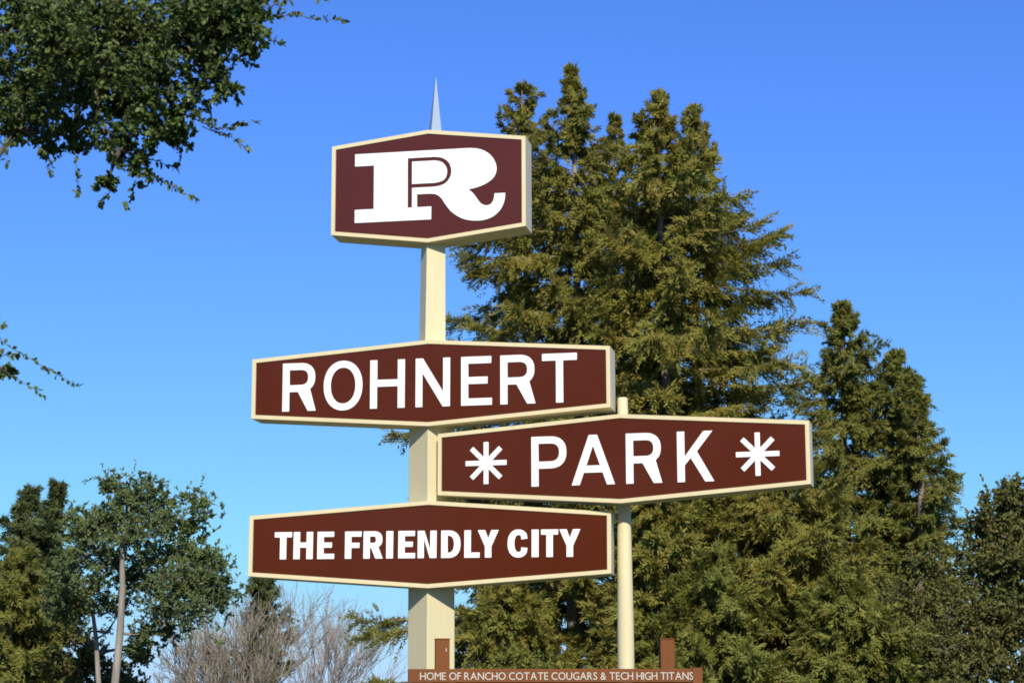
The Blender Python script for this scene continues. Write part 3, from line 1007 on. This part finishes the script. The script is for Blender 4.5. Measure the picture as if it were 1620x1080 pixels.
broadleaf('dead_tree', 'thin crooked pale trunk with sparse leaves left of the pale-trunked evergreen', (s_tr[0][0], 52.0, 0.0), s_tr, [0.075, 0.065, 0.055, 0.045, 0.03, 0.015],
          cl([(118, 925, 24, 52), (170, 1000, 22, 52.3), (130, 1000, 24, 52.4), (185, 975, 20, 52.5)]), F_DARKOAK, BK_PALE, 36, (0.08, 0.034), 12, 8, twig_r=0.008, limb_r=0.045)
t_, b_ = trunk_to(150, 55.0, 2.2, seed=5)
broadleaf('understory_shrub', 'dark leafy undergrowth at the foot of the left trees', b_, t_, [0.08, 0.07, 0.06, 0.05, 0.04, 0.02],
          cl([(110, 1000, 36, 56), (145, 1040, 40, 55), (100, 1070, 40, 55), (180, 1070, 30, 56), (220, 1035, 26, 54), (150, 1100, 50, 55), (125, 960, 30, 56), (200, 1095, 40, 55)]), F_DARKOAK, BK_OAK, 37, (0.11, 0.055), 90, 30, cat='shrub')

b0 = at(372, 1100, 60)
bare_tree('bare_tree', 'dense bare brown tree with upright twigs left of the mast', (b0[0], 60.0, 0.0), 5.9, 0.30, BK_TWIG, 41, levels=6, r0=0.07, stems=7, twig_min=0.006)
b0 = at(300, 1100, 62)
bare_tree('bare_tree', 'low bare brown tree under the evergreen crown', (b0[0], 62.0, 0.0), 3.9, 0.40, BK_TWIG, 42, levels=6, r0=0.07, stems=5, twig_min=0.006)
b0 = at(505, 1100, 72)
bare_tree('bare_tree', 'airy pale grey bare tree against the sky under the lowest panel', (b0[0], 72.0, 0.0), 6.6, 0.26, BK_TWIG2, 45, levels=6, r0=0.055, stems=5, twig_min=0.0048)

# ---------------------------------------------------------------- live oak overhanging at the upper left
OD = 10.0
oak_clumps = [(55, 30, 95, 10.2), (170, 40, 95, 10.0), (280, 45, 85, 9.8), (370, 30, 50, 9.9), (50, 130, 85, 10.2), (150, 140, 85, 10.0), (245, 125, 75, 9.7), (325, 105, 50, 9.8), (25, 200, 42, 10.1), (120, 215, 48, 10.3),
              (190, 235, 48, 9.9), (245, 200, 48, 9.7), (290, 170, 42, 9.8), (225, 270, 26, 9.8), (170, 290, 22, 9.9), (70, 235, 24, 10.1), (110, 90, 90, 10.8), (220, 80, 80, 10.7), (60, 180, 60, 10.9), (345, 60, 60, 10.4), (395, 60, 42, 9.8), (405, 20, 44, 9.9), (350, 20, 60, 9.7), (350, 140, 34, 9.8), (310, 30, 70, 10.2), (280, 220, 34, 9.9), (205, 180, 55, 10.2), (90, 60, 90, 9.6),
              (-70, 60, 110, 10.5), (-80, 170, 90, 10.4), (-170, 120, 120, 10.8), (-220, 260, 100, 10.6), (-120, 360, 70, 10.2), (-60, 470, 45, 10.0), (-70, 560, 34, 10.0), (-20, 566, 18, 10.0), (12, 588, 16, 10.0),
              (60, -70, 110, 10.4), (180, -80, 110, 10.3), (300, -70, 95, 10.2), (400, -60, 70, 10.2), (-80, -60, 120, 10.8), (-200, -40, 130, 11.2), (-330, 40, 140, 11.4), (-330, 200, 130, 11.0),
              (100, -200, 110, 10.9), (-50, -230, 120, 11.3), (-220, -220, 120, 11.8), (-380, -120, 120, 12.0), (240, -200, 90, 10.8), (-450, 80, 110, 11.6)]
tr = [np.array(p, float) for p in ((-3.9, 12.4, 0), (-3.85, 12.35, 1.2), (-3.7, 12.2, 2.4), (-3.5, 11.9, 3.6), (-3.25, 11.6, 4.8), (-3.0, 11.3, 6.0), (-2.7, 11.1, 6.9))]
rng_o = random.Random(5)
def sg(lst, n, d=9.9): return ([at(x, y, d) for x, y in lst], n)
broadleaf('live_oak', 'live oak whose dark leafy boughs hang in at the upper left, near the viewer', (-3.9, 12.4, 0.0), tr, [0.26, 0.23, 0.20, 0.17, 0.13, 0.09, 0.05],
          cl(oak_clumps, 1.0), F_OAK, BK_OAK, 51, (0.031, 0.019), 96, 20, folded=True, twig_r=0.0022, limb_r=0.013, squash=0.9,
          sprigs=[sg([(300, 190), (355, 205), (413, 192)], 46), sg([(320, 200), (365, 215), (397, 238)], 28), sg([(225, 275), (265, 295), (310, 322)], 46), sg([(400, 25), (470, 22), (550, 30)], 54),
                  sg([(430, 10), (480, 2), (525, 4)], 28), sg([(385, 40), (415, 55), (440, 72)], 25), sg([(175, 285), (176, 310), (165, 328)], 32), sg([(215, 285), (212, 305), (200, 328)], 25),
                  sg([(60, 230), (75, 255), (82, 282)], 28), sg([(115, 240), (130, 280), (128, 302)], 28), sg([(360, 80), (385, 95), (405, 103)], 25), sg([(10, 215), (8, 240), (12, 255)], 18),
                  sg([(-60, 500), (60, 578), (126, 613)], 43), sg([(-20, 570), (25, 600), (64, 628)], 25), sg([(-40, 490), (-10, 505), (6, 522)], 14), sg([(-10, 560), (20, 560), (32, 556)], 14), sg([(270, 180), (290, 230), (285, 262)], 25),
                  sg([(330, 120), (350, 135), (372, 142)], 21), sg([(240, 250), (262, 262), (276, 268)], 18)])

# ---------------------------------------------------------------- utility line far behind
ul = empty('utility_line', (at(120, 940, 130)[0], 130.0, 0.0))
tag(ul, 'thin utility wires crossing the sky low on the left, behind the bare trees', 'power line')
xa, xb = at(60, 940, 130), at(880, 980, 130)
for k, dz in enumerate((0.0, -0.75)):
    pts = []
    for t in np.linspace(0, 1, 25):
        p = xa + (xb - xa) * t
        pts.append(p + np.array([0, 0, dz - 0.5 * math.sin(math.pi * t)]) - np.array(ul.location))
    tube_obj('wire', pts, 0.010, DARK, ul, 5)
for p in (xa, xb):
    q = p - np.array(ul.location)
    tube_obj('pole', [(q[0], q[1] + 0.16, 0), (q[0], q[1] + 0.16, q[2] * 0.5), (q[0], q[1] + 0.16, q[2] + 0.5)], [0.15, 0.13, 0.10], BK_OAK, ul, 10)

# ---------------------------------------------------------------- unseen row of trees added behind the camera to darken the glossy panels' reflections
rng_b = np.random.default_rng(77)
proto = None
for i, (x, y, h) in enumerate(((-44, -26, 15), (-35, -24, 16), (-26, -27, 15.5), (-17, -25, 14.5), (-8, -27, 15.5), (2, -25, 15), (12, -28, 16))):
    if proto is None:
        cs = []
        for k in range(26):
            zc = 3.0 + 11.0 * rng_b.random()
            rr_ = 3.6 * math.sin(math.pi * min(0.95, (zc - 1.0) / 14.5)) * math.sqrt(rng_b.random())
            a_ = rng_b.random() * 2 * math.pi
            cs.append((np.array([rr_ * math.cos(a_), rr_ * math.sin(a_), zc]), 2.0))
        proto = broadleaf('added_reflection_tree', 'tall evergreen added unseen behind the viewer to darken the panel reflections', (0, 0, 0.0),
                          [np.array([0.0, 0.0, z]) for z in (0, 2.5, 5, 7.5, 10, 12.5)], [0.4, 0.35, 0.3, 0.24, 0.16, 0.06], cs, F_DARKOAK, BK_OAK, 61, (0.42, 0.24), 44, 18,
                          group='unseen trees added behind the viewer', twig_r=0.02, limb_r=0.12)
        root = proto
    else:
        root = proto.copy(); COL.objects.link(root)
        for ch_ in list(proto.children):
            c_ = ch_.copy(); COL.objects.link(c_); c_.parent = root
    root['label'] = ['leftmost', 'second from the left', 'third from the left', 'middle', 'third from the right', 'second from the right', 'rightmost'][i] + ' of the tall evergreens added unseen behind the viewer to darken the panel reflections'
    root.location = (x, y, 0)
    root.scale = (1.25, 1.25, h / 11.5)
    root.rotation_euler = (0, 0, i * 1.7)
